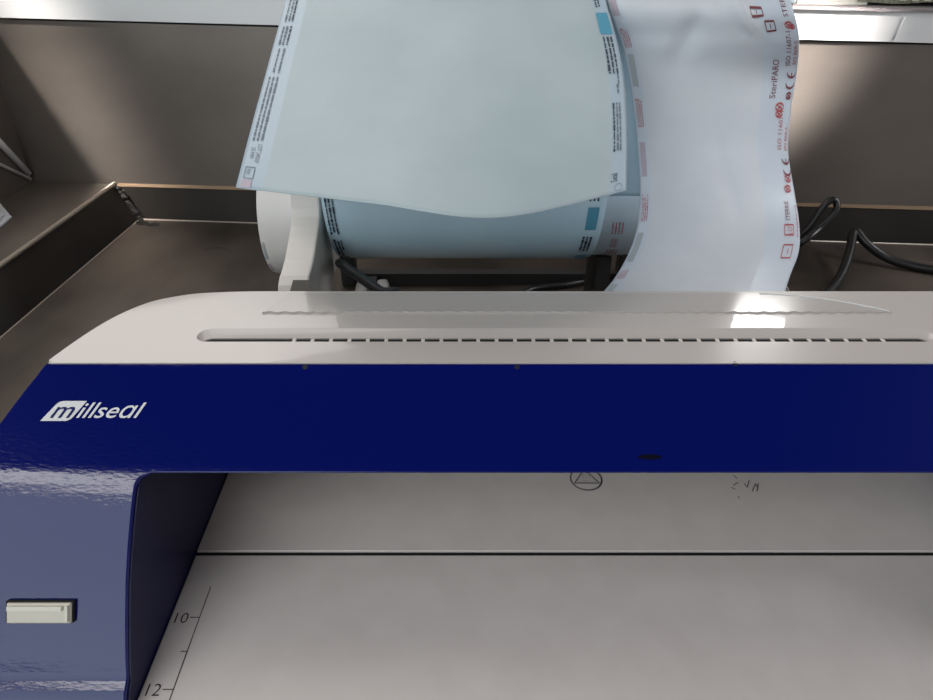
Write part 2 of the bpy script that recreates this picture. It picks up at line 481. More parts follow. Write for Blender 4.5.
def cover(bm):
    ys = [.2460, .2440, .240, .235, .230, .2226, .217, .211, .2075, .2055, YB] + [YB - FIL * (1 - math.cos(PI / 2 * k / 6)) if False else YB - FIL * k / 6 for k in range(1, 7)]
    ys += [.1985, .1970, .1945, .1925, .188, .184, .180, .1775, .175, .172, .169, .166, .163, .1605, .159, .1575, .1560, .1553, .1545, .1541, .1537, .1528, .152, .1512, .1503, .149, .147, .1440, .141, .1380, .1355, .1335, .1318, .1310]
    NP, NB = 14, 30
    grid = []
    for y in ys:
        a = xl(y); c = xin(y)
        z = pz(y)
        row = [bm.verts.new((a + (c - a) * k / NP, y, z)) for k in range(NP + 1)]
        rrow = [bm.verts.new((mir(c) + (mir(a) - mir(c)) * k / NP, y, z)) for k in range(NP + 1)]
        mid = None
        if y >= YB - 1e-9:
            mid = [row[-1]] + [bm.verts.new((c + (mir(c) - c) * k / NB, y, z)) for k in range(1, NB)] + [rrow[0]]
        grid.append((row, mid, rrow))
    for (r0, m0, q0), (r1, m1, q1) in zip(grid, grid[1:]):
        for A, B in ((r0, r1), (q0, q1), (m0, m1)):
            if A is None or B is None: continue
            for k in range(len(A) - 1): bm.faces.new((A[k], B[k], B[k + 1], A[k + 1]))
    # skirts
    bm.edges.ensure_lookup_table()
    be = [e for e in bm.edges if e.is_boundary]
    low = {}
    def lowv(v, kind):
        if (v, kind) not in low:
            x, y = v.co.x, v.co.y
            if kind == 'bar': p = (x, y + .026, .113)
            elif kind == 'rear': p = (x, y, .113)
            else:
                if XI - .001 < x < mir(XI) + .001: x = XI if x < CX else mir(XI)
                p = (x, y, v.co.z - .004 if (y > .1995 and x > XI - .001 and x < mir(XI) + .001) else .004)
            low[(v, kind)] = bm.verts.new(p)
        return low[(v, kind)]
    for e in be:
        a, c = e.verts
        if a.co.y > .2459 and c.co.y > .2459: kind = 'rear'
        elif abs(a.co.y - YB) < 1e-6 and abs(c.co.y - YB) < 1e-6: kind = 'bar'
        else: kind = 'pod'
        la, lc = lowv(a, kind), lowv(c, kind)
        bm.faces.new((a, c, lc, la))
bm = bmesh.new(); cover(bm)
bc = part('blue_cover', bm, M['blue'], True, 55)
bevel(bc, .0014, 3, 60)
bc.data.set_sharp_from_angle(angle=math.radians(80))
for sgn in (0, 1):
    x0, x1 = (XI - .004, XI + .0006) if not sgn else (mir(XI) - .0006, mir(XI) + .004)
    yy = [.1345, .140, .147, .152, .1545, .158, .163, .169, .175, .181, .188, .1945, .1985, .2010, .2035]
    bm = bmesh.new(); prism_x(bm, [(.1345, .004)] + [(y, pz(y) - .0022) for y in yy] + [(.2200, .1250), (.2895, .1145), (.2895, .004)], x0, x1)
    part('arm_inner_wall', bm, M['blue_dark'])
# bright cream seam where cover meets the top
bm = bmesh.new(); box(bm, -.1768, mir(-.1768), .2453, .2462, .1470, .15015)
part('seam_lip', bm, M['cream'])
# rear body and feet under the housing
bm = bmesh.new()
body = [(x, y - .006 if y > .3 else y) for x, y in left_out[9:]]
body = [(x + .004, y) for x, y in body]
plan_b = body + [(XI - .0045, .2453), (XI - .0045, .290)] + [(mir(XI) + .0045, .290), (mir(XI) + .0045, .2453)] + [(mir(x), y) for x, y in body[::-1]]
prism_z(bm, plan_b, .004, .1125)
part('rear_body', bm, M['cream_matte'])
for sx in (-.17, mir(-.17)):
    for sy in (.15, .285):
        bm = bmesh.new(); tube(bm, [(sx, sy, 0), (sx, sy, .0045)], .008, 14); part('rubber_foot', bm, M['cable'])
# dimples along the blue cover top edge and one dark scuff
def on_cover(px, py):
    kk = (.1494 - .1262) / (.2448 - .2051)
    r = at(px, py, 1) - V(0, 0, H)
    n = V(0, -kk, 1); p0 = V(0, .2448, .1494)
    return V(0, 0, H) + r * ((p0 - V(0, 0, H)).dot(n) / r.dot(n)), n.normalized()
for px, py in ((305, 367), (517, 367), (735, 364)):
    p, nn = on_cover(px, py)
    bm = bmesh.new(); bmesh.ops.create_circle(bm, cap_ends=True, segments=14, radius=.0012)
    bmesh.ops.transform(bm, verts=bm.verts[:], matrix=Matrix.Translation(p + nn * .0001) @ V(0, 0, 1).rotation_difference(nn).to_matrix().to_4x4())
    part('cover_dimple', bm, plain('dark_dimple', (.002, .003, .02), .5))
p, nn = on_cover(650, 457)
bm = bmesh.new(); bmesh.ops.create_circle(bm, cap_ends=True, segments=18, radius=1)
bmesh.ops.transform(bm, verts=bm.verts[:], matrix=Matrix.Translation(p + nn * .0001) @ V(0, 0, 1).rotation_difference(nn).to_matrix().to_4x4() @ Matrix.Diagonal((.0048, .0011, 1, 1)))
part('cover_scuff', bm, plain('dark_scuff', (.001, .001, .010), .3))
# logo
p0, nn = on_cover(94.5, 411)
ax = V(1, 0, 0); ay = nn.cross(ax).normalized()
def logo_fn(x, y, h=.00015): return p0 + ax * x + ay * y + nn * h + OFF
LW, LH = .0408, .0088
mk = Marks()
sh = .55
def shp(x, y): return (x + sh * y, y)
badge = []
def bpt(x, y): return shp(x, y)
X0, X1, Yb, Yt = -LW / 2 + .0028, -LW / 2 + .0135, -LH / 2, LH / 2
pl = [bpt(X0 - .0012, Yb), bpt(X1 - .0016, Yb)] + [bpt(X1 - .0016 + .0018 * math.sin(a), Yb + .0018 * (1 - math.cos(a))) for a in (.5, 1.0, PI / 2)] + [bpt(X1 + .0004, Yt), bpt(X0 + .0014, Yt)] + [bpt(X0 + .0014 - .002 * math.sin(a), Yt - .002 * (1 - math.cos(a))) for a in (.5, 1.0, PI / 2)]
mk.add(pl, [tuple(range(len(pl)))], 0)
vs, fs = text_geo('illse\u0251l', .0098, shear=.40, offset=.00006, res=4, spacing=1.0)
xm = max(v[0] for v in vs); kx = (LW / 2 + .0005 - X1 + .0006) / xm
mk.add([(X1 - .0006 + a * kx, e - .0030) for a, e in vs], fs)
mk.build('logo_lettering', [M['white']], mach, logo_fn)
mk = Marks()
vs, fs = text_geo('m', .0105, shear=.42, offset=.00005, res=4)
mk.add([(X0 - .0006 + a * 1.12, e - .0031) for a, e in vs], fs)
mk.build('logo_initial', [plain('logo_blue', (.006, .012, .10), .3)], mach, lambda x, y: logo_fn(x, y, .0003))

# tray: two satin plates with a seam, printed scale and hot surface mark with painted relief
TZ = .0530
bm = bmesh.new(); box(bm, XI + .0009, mir(XI) - .0009, -.02, .2243, TZ - .004, TZ)
o = part('front_tray_plate', bm, M['tray']); bevel(o, .0007, 2)
bm = bmesh.new(); box(bm, XI + .0009, mir(XI) - .0009, .2264, .2895, TZ - .004, TZ + .0004)
o = part('rear_tray_plate', bm, M['tray']); bevel(o, .0003, 1)
bm = bmesh.new(); box(bm, XI + .0009, mir(XI) - .0009, .2242, .2263, TZ - .0041, TZ - .0007); part('tray_seam', bm, M['dark_gap'])
bm = bmesh.new(); box(bm, XI + .0009, mir(XI) - .0009, -.018, .2893, .004, TZ - .0042)
part('tray_base', bm, M['dark_gap'])
mk = Marks()
mk.line(-.1167, .206, -.1167, .02, .00042)
for y, l in ((.1900, .0043), (.1737, .0028), (.1571, .0043), (.1407, .0028), (.1243, .0043), (.1079, .0028), (.0915, .0043)):
    mk.line(-.1167 - l, y, -.1167, y, .00042)
mk.text('10', -.1213, .1872, .0074, align='RIGHT', shear=.0, offset=-.00004, spacing=1.0)
mk.text('12', -.1213, .1544, .0074, align='RIGHT', shear=.0, offset=-.00004, spacing=1.0)
mk.build('printed_scale', [M['black']], mach, lambda x, y: V(x, y, TZ + .00012) + OFF)
mk = Marks()
cx, cy = .0644, .2752
R = .0088
mk.ring(cx, cy, R - .0009, R, 0, n=40)
mk.ring(cx + .0004, cy - .0004, R - .0015, R - .0009, 1, a0=-1.2, a1=1.2, n=20)
for (a, c) in (((-.0066, -.0032), (.0066, -.0032)), ((.0066, -.0032), (0, .0078)), ((0, .0078), (-.0066, -.0032))):
    mk.line(cx + a[0], cy + a[1], cx + c[0], cy + c[1], .0007, 0)
for (a, c) in (((-.0050, -.0024), (.0050, -.0024)), ((.0050, -.0024), (0, .0060)), ((0, .0060), (-.0050, -.0024))):
    mk.line(cx + a[0], cy + a[1], cx + c[0], cy + c[1], .0005, 1)
mk.line(cx - .0026, cy - .0014, cx + .0026, cy - .0014, .0006, 1)
for k in (-1, 0, 1):
    for j in range(4): mk.line(cx + k * .0016 + .0004 * (-1) ** j, cy - .0004 + j * .001, cx + k * .0016 - .0004 * (-1) ** j, cy + .0006 + j * .001, .0005, 1)
mk.build('painted_relief_hot_mark', [plain('emboss_shade_paint', (.11, .10, .10), .5), plain('emboss_glint_paint', (.50, .47, .46), .4)], mach, lambda x, y: V(x, y, TZ + .00052) + OFF)  # flat lines, the relief's shade and glint painted as dark and pale colour
random.seed(11)
mk = Marks()
for (px, py, dx, dy) in ((733, 476, 4, 3), (738, 483, -5, 3), (731, 488, 4, 2), (747, 488, 2, -7), (752, 492, 3, -7), (757, 492, 1, -8), (744, 484, 3, 4), (738, 497, 1, 2), (755, 484, 3, 5)):
    a = at(px, py, 1) - V(0, 0, H); a = V(0, 0, H) + a * ((TZ - H) / a.z); c = at(px + dx, py + dy, 1) - V(0, 0, H); c = V(0, 0, H) + c * ((TZ - H) / c.z)
    mk.line(a.x, a.y, c.x, c.y, .0006)
mk.build('scratch_marks', [plain('dark_scratch', (.10, .09, .09), .5)], mach, lambda x, y: V(x, y, TZ + .00052) + OFF)

# cream indicator clip set in the left arm
pc = V(-.1633, .1683, .0875)
pn = V(0, -(.0965 - .0832), (.1750 - .1660)); pn = V(0, -.0133, .0090).normalized()
pu = V(0, .0090, .0133).normalized()
def clip_box(bm, x0, x1, u0, u1, h0, h1, tx=0):
    vs = []
    for h in (h0, h1):
        t = tx if h == h1 else 0
        for x, u in ((x0 + t, u0), (x1 - t, u0), (x1 - t, u1), (x0 + t, u1)): vs.append(bm.verts.new(pc + V(x, 0, 0) + pu * u + pn * h))
    bm.faces.new(vs[3::-1]); bm.faces.new(vs[4:])
    for k in range(4): bm.faces.new((vs[k], vs[(k + 1) % 4], vs[4 + (k + 1) % 4], vs[4 + k]))
bm = bmesh.new(); clip_box(bm, -.0129, .0129, -.0040, .0043, -.002, .0012)
ck = part('clip_recess', bm, M['dark_gap'])
bm = bmesh.new(); clip_box(bm, -.0127, .0128, -.0040, .0037, -.001, .0022, .0006)
cb = part('indicator_clip', bm, plain('cream_clip', (.66, .62, .52), .4)); bevel(cb, .0005, 2)
bm = bmesh.new(); clip_box(bm, -.0118, .0100, .0012, .0028, .0015, .0036, .0006)
o = from_bm('clip_ridge', bm, plain('cream_clip_ridge', (.74, .70, .60), .35), cb); o.data.transform(Matrix.Translation(OFF))
bm = bmesh.new(); clip_box(bm, .0103, .0122, -.0030, .0030, .0015, .0034, .0004)
o = from_bm('clip_tab', bm, plain('cream_clip_tab', (.70, .66, .56), .35), cb); o.data.transform(Matrix.Translation(OFF))

# ================================================================== ROLL HOLDER
hold = empty('roll_holder', (0, .36, 0))
tag(hold, 'cream plastic pouch roll holder with curved cheeks standing behind the sealing machine', 'roll holder')
HO = V(0, -.36, 0)
def hpart(name, bm, mat, smooth=False, autos=None):
    bmesh.ops.translate(bm, verts=bm.verts[:], vec=HO); return from_bm(name, bm, mat, hold, smooth, autos)
lp = smooth_path([(0, .326, .0), (0, .3270, .05), (0, .3275, .10), (0, .330, .138), (0, .352, .146), (0, .378, .158), (0, .3845, .172), (0, .386, .190), (0, .388, .212)], 28)
rp = smooth_path([(0, .455, .212), (0, .462, .19), (0, .452, .165), (0, .425, .146), (0, .409, .130), (0, .401, .105), (0, .397, .06), (0, .396, 0)], 16)
bm = bmesh.new(); prism_x(bm, [(p.y, p.z) for p in lp] + [(p.y, p.z) for p in rp], -.1015, -.0850)
o = hpart('left_cheek', bm, M['cream_matte']); bevel(o, .0012, 2, 50)
# pocket in the front face, a flat quad painted in its shadow
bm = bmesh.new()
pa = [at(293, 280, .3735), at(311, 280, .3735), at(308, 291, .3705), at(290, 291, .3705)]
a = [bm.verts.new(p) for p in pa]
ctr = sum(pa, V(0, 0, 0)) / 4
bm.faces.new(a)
hpart('cheek_pocket_shade', bm, plain('pocket_shadow', (.10, .09, .08), .6))
# small cradle fins to the right of the left cheek
bm = bmesh.new(); tube(bm, smooth_path([(-.0700, .360, .03), (-.0700, .372, .085), (-.0672, .385, .104), (-.0650, .392, .112)], 10), .0036, 10)
hpart('cradle_fin', bm, M['cream_matte'], True)
bm = bmesh.new(); tube(bm, smooth_path([(-.0520, .375, .02), (-.0515, .380, .085), (-.0525, .388, .102), (-.0535, .394, .111)], 10), [.006] * 6 + [.0055, .005, .0045, .004, .003], 10)
hpart('cradle_fin', bm, M['cream_matte'], True)
# right cheek, low, with a flared triangular gusset
bm = bmesh.new(); prism_x(bm, [(.326, 0), (.326, .118), (.345, .124), (.40, .128), (.40, 0)], .146, .163)
o = hpart('right_cheek', bm, M['cream_matte']); bevel(o, .0012, 2, 50)
bm = bmesh.new()
g = [(.163, .335, .10), (.163, .352, .126), (.181, .362, .134), (.188, .338, .120), (.186, .330, .09), (.163, .330, .09)]
a = [bm.verts.new(p) for p in g]; c = [bm.verts.new(V(*p) + V(.0, .006, -.004)) for p in g]
bm.faces.new(a); bm.faces.new(c[::-1])
for k in range(6): bm.faces.new((a[k], c[k], c[(k + 1) % 6], a[(k + 1) % 6]))
o = hpart('right_gusset', bm, M['cream_matte']); bevel(o, .001, 2)
# rear posts, cross bar and spindles carrying the rolls
for px in (-.112, .1500):
    bm = bmesh.new(); prism_x(bm, [(.590, 0), (.606, 0), (.606, .325), (.590, .325)], px - .007, px + .007)
    o = hpart('rear_post', bm, M['post']); bevel(o, .0015, 2)
bm = bmesh.new(); box(bm, -.112, .150, .593, .603, .0, .012); hpart('rear_bar', bm, M['post'])
for rx in (-.1015, .146):
    bm = bmesh.new(); box(bm, rx, rx + .0165, .39, .598, .0, .010); hpart('side_rail', bm, M['post'])
for px in (-.112, .1855):
    bm = bmesh.new(); box(bm, px - .004, px + .004, .545, .594, .297, .313); hpart('upper_arm', bm, M['post'])
bm = bmesh.new(); box(bm, .143, .1895, .5925, .6035, .297, .313); hpart('upper_arm', bm, M['post'])
bm = bmesh.new(); tube(bm, [(-.113, .555, .305), (.187, .555, .305)], .006, 12); hpart('upper_spindle', bm, M['cream_dark'])
bm = bmesh.new(); tube(bm, [(-.0990, .444, .184), (.0760, .444, .184)], .006, 12); hpart('lower_spindle', bm, M['cream_dark'])

# ================================================================== ROLLS AND HANGING POUCH SHEETS
def roll_bm(bm, x0, x1, y, z, r0, r1, core=.0085, seg=56, rings=12):
    rr = []
    for i in range(rings + 1):
        t = i / rings; x = x0 + (x1 - x0) * t; r = r0 + (r1 - r0) * t
        e = min(t, 1 - t)
        if e == 0: r -= .0008
        rr.append([bm.verts.new((x, y + r * math.cos(2 * PI * k / seg), z + r * math.sin(2 * PI * k / seg))) for k in range(seg)])
    for a, c in zip(rr, rr[1:]):
        for k in range(seg): bm.faces.new((a[k], c[k], c[(k + 1) % seg], a[(k + 1) % seg]))
    for row, x, flip in ((rr[0], x0, 0), (rr[-1], x1, 1)):
        inn = [bm.verts.new((x, y + core * math.cos(2 * PI * k / seg), z + core * math.sin(2 * PI * k / seg))) for k in range(seg)]
        for k in range(seg): bm.faces.new((row[k], row[(k + 1) % seg], inn[(k + 1) % seg], inn[k]))
        if flip == 0: first = inn
        else:
            for k in range(seg): bm.faces.new((first[k], first[(k + 1) % seg], inn[(k + 1) % seg], inn[k]))

# --- blue roll, lower front
BR = dict(x0=-.0812, x1=.0785, y=.444, z=.184, r=.074)
br = empty('blue_pouch_roll', (0, BR['y'], BR['z']))
tag(br, 'pale blue film pouch roll under the hanging sheet, black print at both ends', 'pouch roll', 'pouch rolls on the holder')
bm = bmesh.new(); roll_bm(bm, BR['x0'], BR['x1'], 0, 0, BR['r'], BR['r'])
from_bm('roll_body', bm, M['film_blue'], br, True, 40)
def cyl_fn(r):
    def fn(x, s):           # s: arc length from the lowest-front point upward (front side)
        a = PI + PI / 4 - s / r
        return V(x, r * math.cos(a), r * math.sin(a))
    return fn
random.seed(21)
mk = Marks()
r = BR['r']
for (xx, y0, y1, w) in ((-0.0788, .022, .085, .0012), (-0.0769, .024, .085, .0012), (-0.0749, .022, .085, .0011), (-0.0784, -.004, .017, .0013), (-0.0764, -.006, .015, .0013), (-0.0746, .004, .016, .0011),
                        (-0.0784, -.030, -.009, .0013), (-0.0764, -.030, -.011, .0012), (-0.0746, -.030, -.008, .0011)):
    mk.scribble(xx, y0, y1, w, 0, .0018, .006)
for (y0, y1) in ((.002, .020), (.047, .060)):
    for xx in (.0690, .0712, .0734): mk.scribble(xx, y0, y1, .0014, 0, .0015, .005)
mk.rect(.0685, .026, .0748, .043, 1, 8)
mk.rect(.0685, -.030, .0748, -.006, 1, 8)
mk.build('printed_edges', [M['ink'], M['blue_ink']], br, cyl_fn(r + .0002), 0)

# --- two white rolls: one at the left cheek, one behind the right end of the blue roll
def white_roll(x0, x1, y, z, r, marks, label, mat='roll_white'):
    w_ = empty('white_pouch_roll', (0, y, z)); tag(w_, label, 'pouch roll', 'pouch rolls on the holder')
    bm = bmesh.new(); roll_bm(bm, x0, x1, 0, 0, r, r)
    from_bm('roll_body', bm, M[mat], w_, True, 40)
    q = Marks(); marks(q)
    def fn(x, s_):
        a = PI + PI / 4 - s_ / (r + .0003)
        return V(x, (r + .0003) * math.cos(a), (r + .0003) * math.sin(a))
    q.build('printed_edge', [M['red_ink'], M['grey_ink'], M['pink_ink']], w_, fn)
random.seed(5)
def lmarks(q):
    q.rect(-.1492, .018, -.1476, .034, 1, 6); q.rect(-.1492, .000, -.1476, .012, 2, 6); q.rect(-.1492, -.022, -.1476, -.006, 1, 6)
def rmarks(q):
    for (y0, y1) in ((-.006, .006), (.024, .034), (-.030, -.022)):
        for xx in (.1110, .1135, .116, .1185): q.scribble(xx, y0, y1, .0012, 0, .0008, .002)
    q.rect(.1115, .009, .1165, .0195, 2, 6); q.rect(.1115, -.019, .1165, -.009, 1, 6)
white_roll(-.1500, -.1055, .515, .1070, .0480, lmarks, 'plain white pouch roll standing out left of the cream left cheek')
white_roll(.0300, .1345, .535, .1062, .0415, rmarks, 'white pouch roll with small red print behind the right end of the blue film roll', 'roll_bluish')
# rest blocks for the white roll belong to the holder
for xx, zz_, yy_ in ((-.130, .0585, .515), (.112, .0644, .535)):
    bm = bmesh.new()
    prism_x(bm, [(yy_ - .025, 0), (yy_ + .025, 0), (yy_ + .021, zz_ + .004), (yy_, zz_), (yy_ - .021, zz_ + .004)], xx - .006, xx + .006)
    hpart('roll_rest', bm, M['post'])
for ra, rb_ in ((-.141, -.086), (.106, .16)):
    bm = bmesh.new(); box(bm, ra, rb_, .51, .52, 0, .008); hpart('rest_tie', bm, M['post'])

# --- generic hanging sheet from a control grid
class Sheet:
    def __init__(s, rows): s.rows = [[Vector(p) for p in r] for r in rows]
    def pt(s, u, t):
        nr = len(s.rows) - 1
        col = [crom(r, u * (len(r) - 1)) for r in s.rows]
        return crom(col, max(0, min(.99999, t)) * nr)
    def nrm(s, u, t):
        e = .004
        a = s.pt(min(1, u + e), t) - s.pt(max(0, u - e), t); c = s.pt(u, min(1, t + e)) - s.pt(u, max(0, t - e))
        n = a.cross(c).normalized()
        return n
def sheet_obj(name, sh, nu, nt_, mats, parent, off, thick=.0003, matfn=None, disp=None):
    vs = []; fs = []
    for i in range(nt_ + 1):
        for j in range(nu + 1):
            u, t = j / nu, i / nt_
            p = sh.pt(u, t)
            if disp: p = p + sh.nrm(u, t) * disp(u, t)
            vs.append(p - off)
    for i in range(nt_):
        for j in range(nu):
            k = i * (nu + 1) + j; fs.append((k, k + 1, k + nu + 2, k + nu + 1))
    o = mkobj(name, vs, fs, mats, parent, True)
    if matfn:
        for idx, p in enumerate(o.data.polygons):
            i, j = divmod(idx, nu); p.material_index = matfn((j + .5) / nu, (i + .5) / nt_)
    md = o.modifiers.new('s', 'SOLIDIFY'); md.thickness = thick; md.offset = 0
    return o

# --- upper left roll with the large pale green-blue pouch sheet
UR = V(0, .555, .305)
ur = empty('wide_pouch_roll', UR)
tag(ur, 'wide pouch roll whose large pale blue-green sheet hangs over the blue film roll', 'pouch roll', 'pouch rolls on the holder')
bm = bmesh.new(); roll_bm(bm, -.098, .0715, 0, 0, .030, .030)
from_bm('roll_body', bm, M['paper_green'], ur, True, 40)
def arow(pts): return [at(*p) for p in pts]
x4 = [-.0975, -.041, .0155, .0715]
flap = Sheet([
    [V(x, .555, .3353) for x in x4],
    [V(x, .525, .3255) for x in x4],
    [V(x, .475, .2950) for x in x4],
    arow([(285, 0, .386), (394, 0, .379), (500, 0, .379), (606, 0, .383)]),
    arow([(269, 60, .368), (386, 62, .358), (502, 62, .356), (621, 58, .365)]),
    arow([(251.5, 125, .348), (377, 132, .336), (502, 136, .334), (627, 118, .347)]),
    arow([(235.5, 187, .331), (367, 204, .313), (495, 218, .311), (627, 190, .334)]),
])
def fmat(u, t): return 1 if (u < .088 or u > .93) else 0
def fdisp(u, t):
    return .0009 * math.sin(9 * t + 5 * u) * math.sin(PI * u) + (.0004 if u < .085 or u > .92 else 0)
fo = sheet_obj('hanging_sheet', flap, 64, 60, [M['paper_green'], M['film_margin']], ur, UR, .0003, fmat, fdisp)
def ffn(h):
    def fn(u, t):
        n = flap.nrm(u, t); p = flap.pt(u, t)
        if n.dot(V(0, 0, H) - p) < 0: n = -n
        d = fdisp(u, t); nn0 = flap.nrm(u, t)
        return p + nn0 * d + n * h - UR
    return fn
# length of t-axis: rows 3..6 of 6 are in view -> t from .5 to 1
mk = Marks(); random.seed(31)
T = lambda f: .5 + .5 * f            # f: 0 at the frame top, 1 at the free edge
def col(u, f0, f1, w, mi=0, lo=.004, hi=.018): mk.scribble(u, T(f0), T(f1), w, mi, lo, hi, .002)
for u, mi in ((.030, 1), (.045, 1), (.058, 0)): col(u, -.25, .12, .0070, mi)
for u, mi in ((.030, 1), (.045, 1), (.060, 0)): col(u, .145, .25, .0085, mi)
for u in (.036, .056): col(u, .27, .40, .0065, 1)
for u, mi in ((.026, 1), (.042, 1), (.057, 1)): col(u, .42, .74, .0075, mi)
# lot text and boxed mark, running down the margin
def vtext(body, u, f, size_u, mi=0, up=False, mirror=False):
    vs, fs = text_geo(body, 1.0, res=2)
    su = size_u; st = size_u * .42
    pts = []
    for a, e in vs:
        if mirror: e = .7 - e
        if up: pts.append((u - e * su, T(f) - a * st))
        else: pts.append((u + e * su, T(f) + a * st))
    mk.add(pts, fs, mi)
vtext('25 MM', .028, .77, .022, 1)
vtext('LOT 240307', .050, .755, .020, 1)
mk.frame(.024, T(.865), .058, T(.925), .0022, 1)
vtext('PSM', .030, .875, .020, 1)
mk.rect(.020, T(.935), .058, T(.992), 2, 6)
# right margin
for u in (.945, .957): col(u, -.2, .04, .009, 0)
mk.rect(.935, T(.07), .985, T(.195), 3, 8)
for u in (.942, .957, .972): col(u, .21, .42, .0095, 0, .008, .02)
col(.972, .42, .48, .008, 1); col(.966, .48, .53, .010, 1)
for u, mi in ((.945, 0), (.957, 1), (.968, 1)): col(u, .58, .80, .007, mi)
vtext('Seal', .957, .93, .032, 0, up=True)
# rounded ring mark near the corner
for k in range(20):
    a0, a1 = 2 * PI * k / 20, 2 * PI * (k + 1) / 20
    mk.line(.962 + .014 * math.cos(a0), T(.965) + .011 * math.sin(a0), .962 + .014 * math.cos(a1), T(.965) + .011 * math.sin(a1), .0016, 1)
mk.build('printed_edges', [M['flap_ink'], M['ink_soft'], M['pink_ink'], M['blue_ink']], ur, ffn(.0005), .5)

ply = Sheet([
    [V(x, .560, .3360) for x in (.062, .0735)],
    [V(x, .528, .3270) for x in (.062, .0735)],
    [V(x, .490, .2960) for x in (.062, .0735)],
    arow([(597, 0, .412), (614, 0, .412)]), arow([(604, 60, .427), (632, 60, .427)]), arow([(608, 110, .440), (642, 110, .440)]),
    arow([(609, 150, .449), (648, 150, .449)]), arow([(609, 196, .455), (648, 196, .455)])])
sheet_obj('rear_film_ply', ply, 8, 50, M['film_ply'], ur, UR, .0003)
# --- upper right roll with the narrow white strip
SR = V(.127, .555, .305)
sr = empty('narrow_pouch_roll', SR)
tag(sr, 'narrow pouch roll whose white strip with red printed edges hangs down on the right', 'pouch roll', 'pouch rolls on the holder')
bm = bmesh.new(); roll_bm(bm, -.0515, .0510, 0, 0, .027, .027)
from_bm('roll_body', bm, M['paper_white'], sr, True, 40)
xs4 = [.0755, .110, .144, .178]
def srow(pl, pr, y, d, bulge=0.0, yr=None, dr=None):
    yr = y if yr is None else yr; dr = d if dr is None else dr
    out = []
    for k in range(5):
        t = k / 4
        out.append(at(pl + (pr - pl) * t, y + (yr - y) * t, d + (dr - d) * t - bulge * math.sin(PI * t)))
    return out
strip_rows = [
    [V(.0755 + .1025 * k / 4, .555, .3323) for k in range(5)],
    [V(.0755 + .1025 * k / 4, .520, .3215) for k in range(5)],
    [V(.0745 + .1030 * k / 4, .468, .295) for k in range(5)],
    srow(607, 790, 0, .390, .006, -2, .372),
    srow(621, 799, 40, .402, .007, 36, .384),
    srow(628, 797, 70, .412, .006),
    srow(634, 791, 110, .424, .005),
    srow(638, 788, 150, .434, .005),
    srow(640, 794, 190, .437, .006),
    srow(638, 799, 222, .431, .006),
    srow(630, 799, 250, .415, .006),
    srow(616, 790, 276, .393, .004),
    srow(600, 784, 296, .374, .002),
    srow(588, 784, 312, .360, .0),
]
strip_sh = Sheet(strip_rows)
def smat(u, t): return 1 if (u < .09 or u > .80) else 0
def sdisp(u, t):
    w = .0004 * math.sin(23 * t + 4 * u) * math.sin(PI * u)
    w += .0011 * math.exp(-((u - .55 - .5 * (t - .55)) / .06) ** 2) * math.exp(-((t - .62) / .18) ** 2)
    w += -.0042 * math.exp(-((u - .70 - 1.2 * (t - .24)) / .05) ** 2) * math.exp(-((t - .24) / .07) ** 2)
    w += .0034 * math.exp(-((u - .40 + 1.6 * (t - .30)) / .07) ** 2) * math.exp(-((t - .30) / .06) ** 2)
    return w
so = sheet_obj('hanging_strip', strip_sh, 44, 104, [M['paper_white'], M['film_white']], sr, SR, .0003, smat, sdisp)
def sfn(h):
    def fn(u, t):
        n0 = strip_sh.nrm(u, t); p = strip_sh.pt(u, t); n = n0
        if n.dot(V(0, 0, H) - p) < 0: n = -n
        return p + n0 * sdisp(u, t) + n * h - SR
    return fn
ypx = [None, None, None, 0, 40, 70, 110, 150, 190, 222, 250, 276, 296, 312]
def tpx(y):
    for i in range(3, 13):
        if ypx[i] <= y <= ypx[i + 1]: return (i + (y - ypx[i]) / (ypx[i + 1] - ypx[i])) / 13
    return 3 / 13 + (y / 40) / 13
mk = Marks(); random.seed(17)
for (y0, y1) in ((25, 47), (98, 127), (194, 222), (268, 279)):
    for u in (.030, .043, .056, .069) : mk.scribble(u, tpx(y0 + random.uniform(0, 4)), tpx(y1), .0075, 0, .002, .006, .0016)
for (y0, y1, mi) in ((-8, 13, 2), (54, 87, 3), (142, 176, 2), (233, 262, 3), (284, 291, 3)): mk.rect(.025, tpx(y0), .068, tpx(y1), mi, 8)
def stext(body, u, y, size, mi=0, mirror=False, st=.40):
    vs, fs = text_geo(body, 1.0, res=2)
    mk.add([(u - e * size, tpx(y) - a * size * st) for a, e in vs], fs, mi)
def single_use(u, y, r=.022, mi=0):
    st = .30; r *= .85
    for k in range(20):
        a0, a1 = 2 * PI * k / 20, 2 * PI * (k + 1) / 20
        mk.line(u + r * math.cos(a0), tpx(y) + r * st * math.sin(a0), u + r * math.cos(a1), tpx(y) + r * st * math.sin(a1), .004, mi)
    mk.line(u - r * .8, tpx(y) - r * st * .7, u + r * .8, tpx(y) + r * st * .7, .003, mi)
    mk.line(u - r * .4, tpx(y) + r * st * .4, u + r * .4, tpx(y) - r * st * .2, .004, mi)
def ce(u, y, mi=1):
    """C and E arcs, reading upward"""
    st = .42; r = .030
    for cy_ in (y + 5.5, y - 5.5):
        for k in range(12):
            a0, a1 = PI * k / 12, PI * (k + 1) / 12
            mk.line(u + r * math.cos(a0), tpx(cy_) + r * st * .8 * math.sin(a0), u + r * math.cos(a1), tpx(cy_) + r * st * .8 * math.sin(a1), .0045, mi)
    mk.line(u, tpx(y - 5.5) + r * st * .75, u, tpx(y - 5.5), .006, mi)
def infobox(u, y0, y1, mi=0, w=.045):
    mk.frame(u - w / 2, tpx(y0), u + w / 2, tpx(y1), .004, mi)
    mk.line(u, tpx(y0 + (y1 - y0) * .3), u, tpx(y0 + (y1 - y0) * .72), .004, mi)
infobox(.840, 21, 32, 1); infobox(.79, 8, 15, 1, .06)
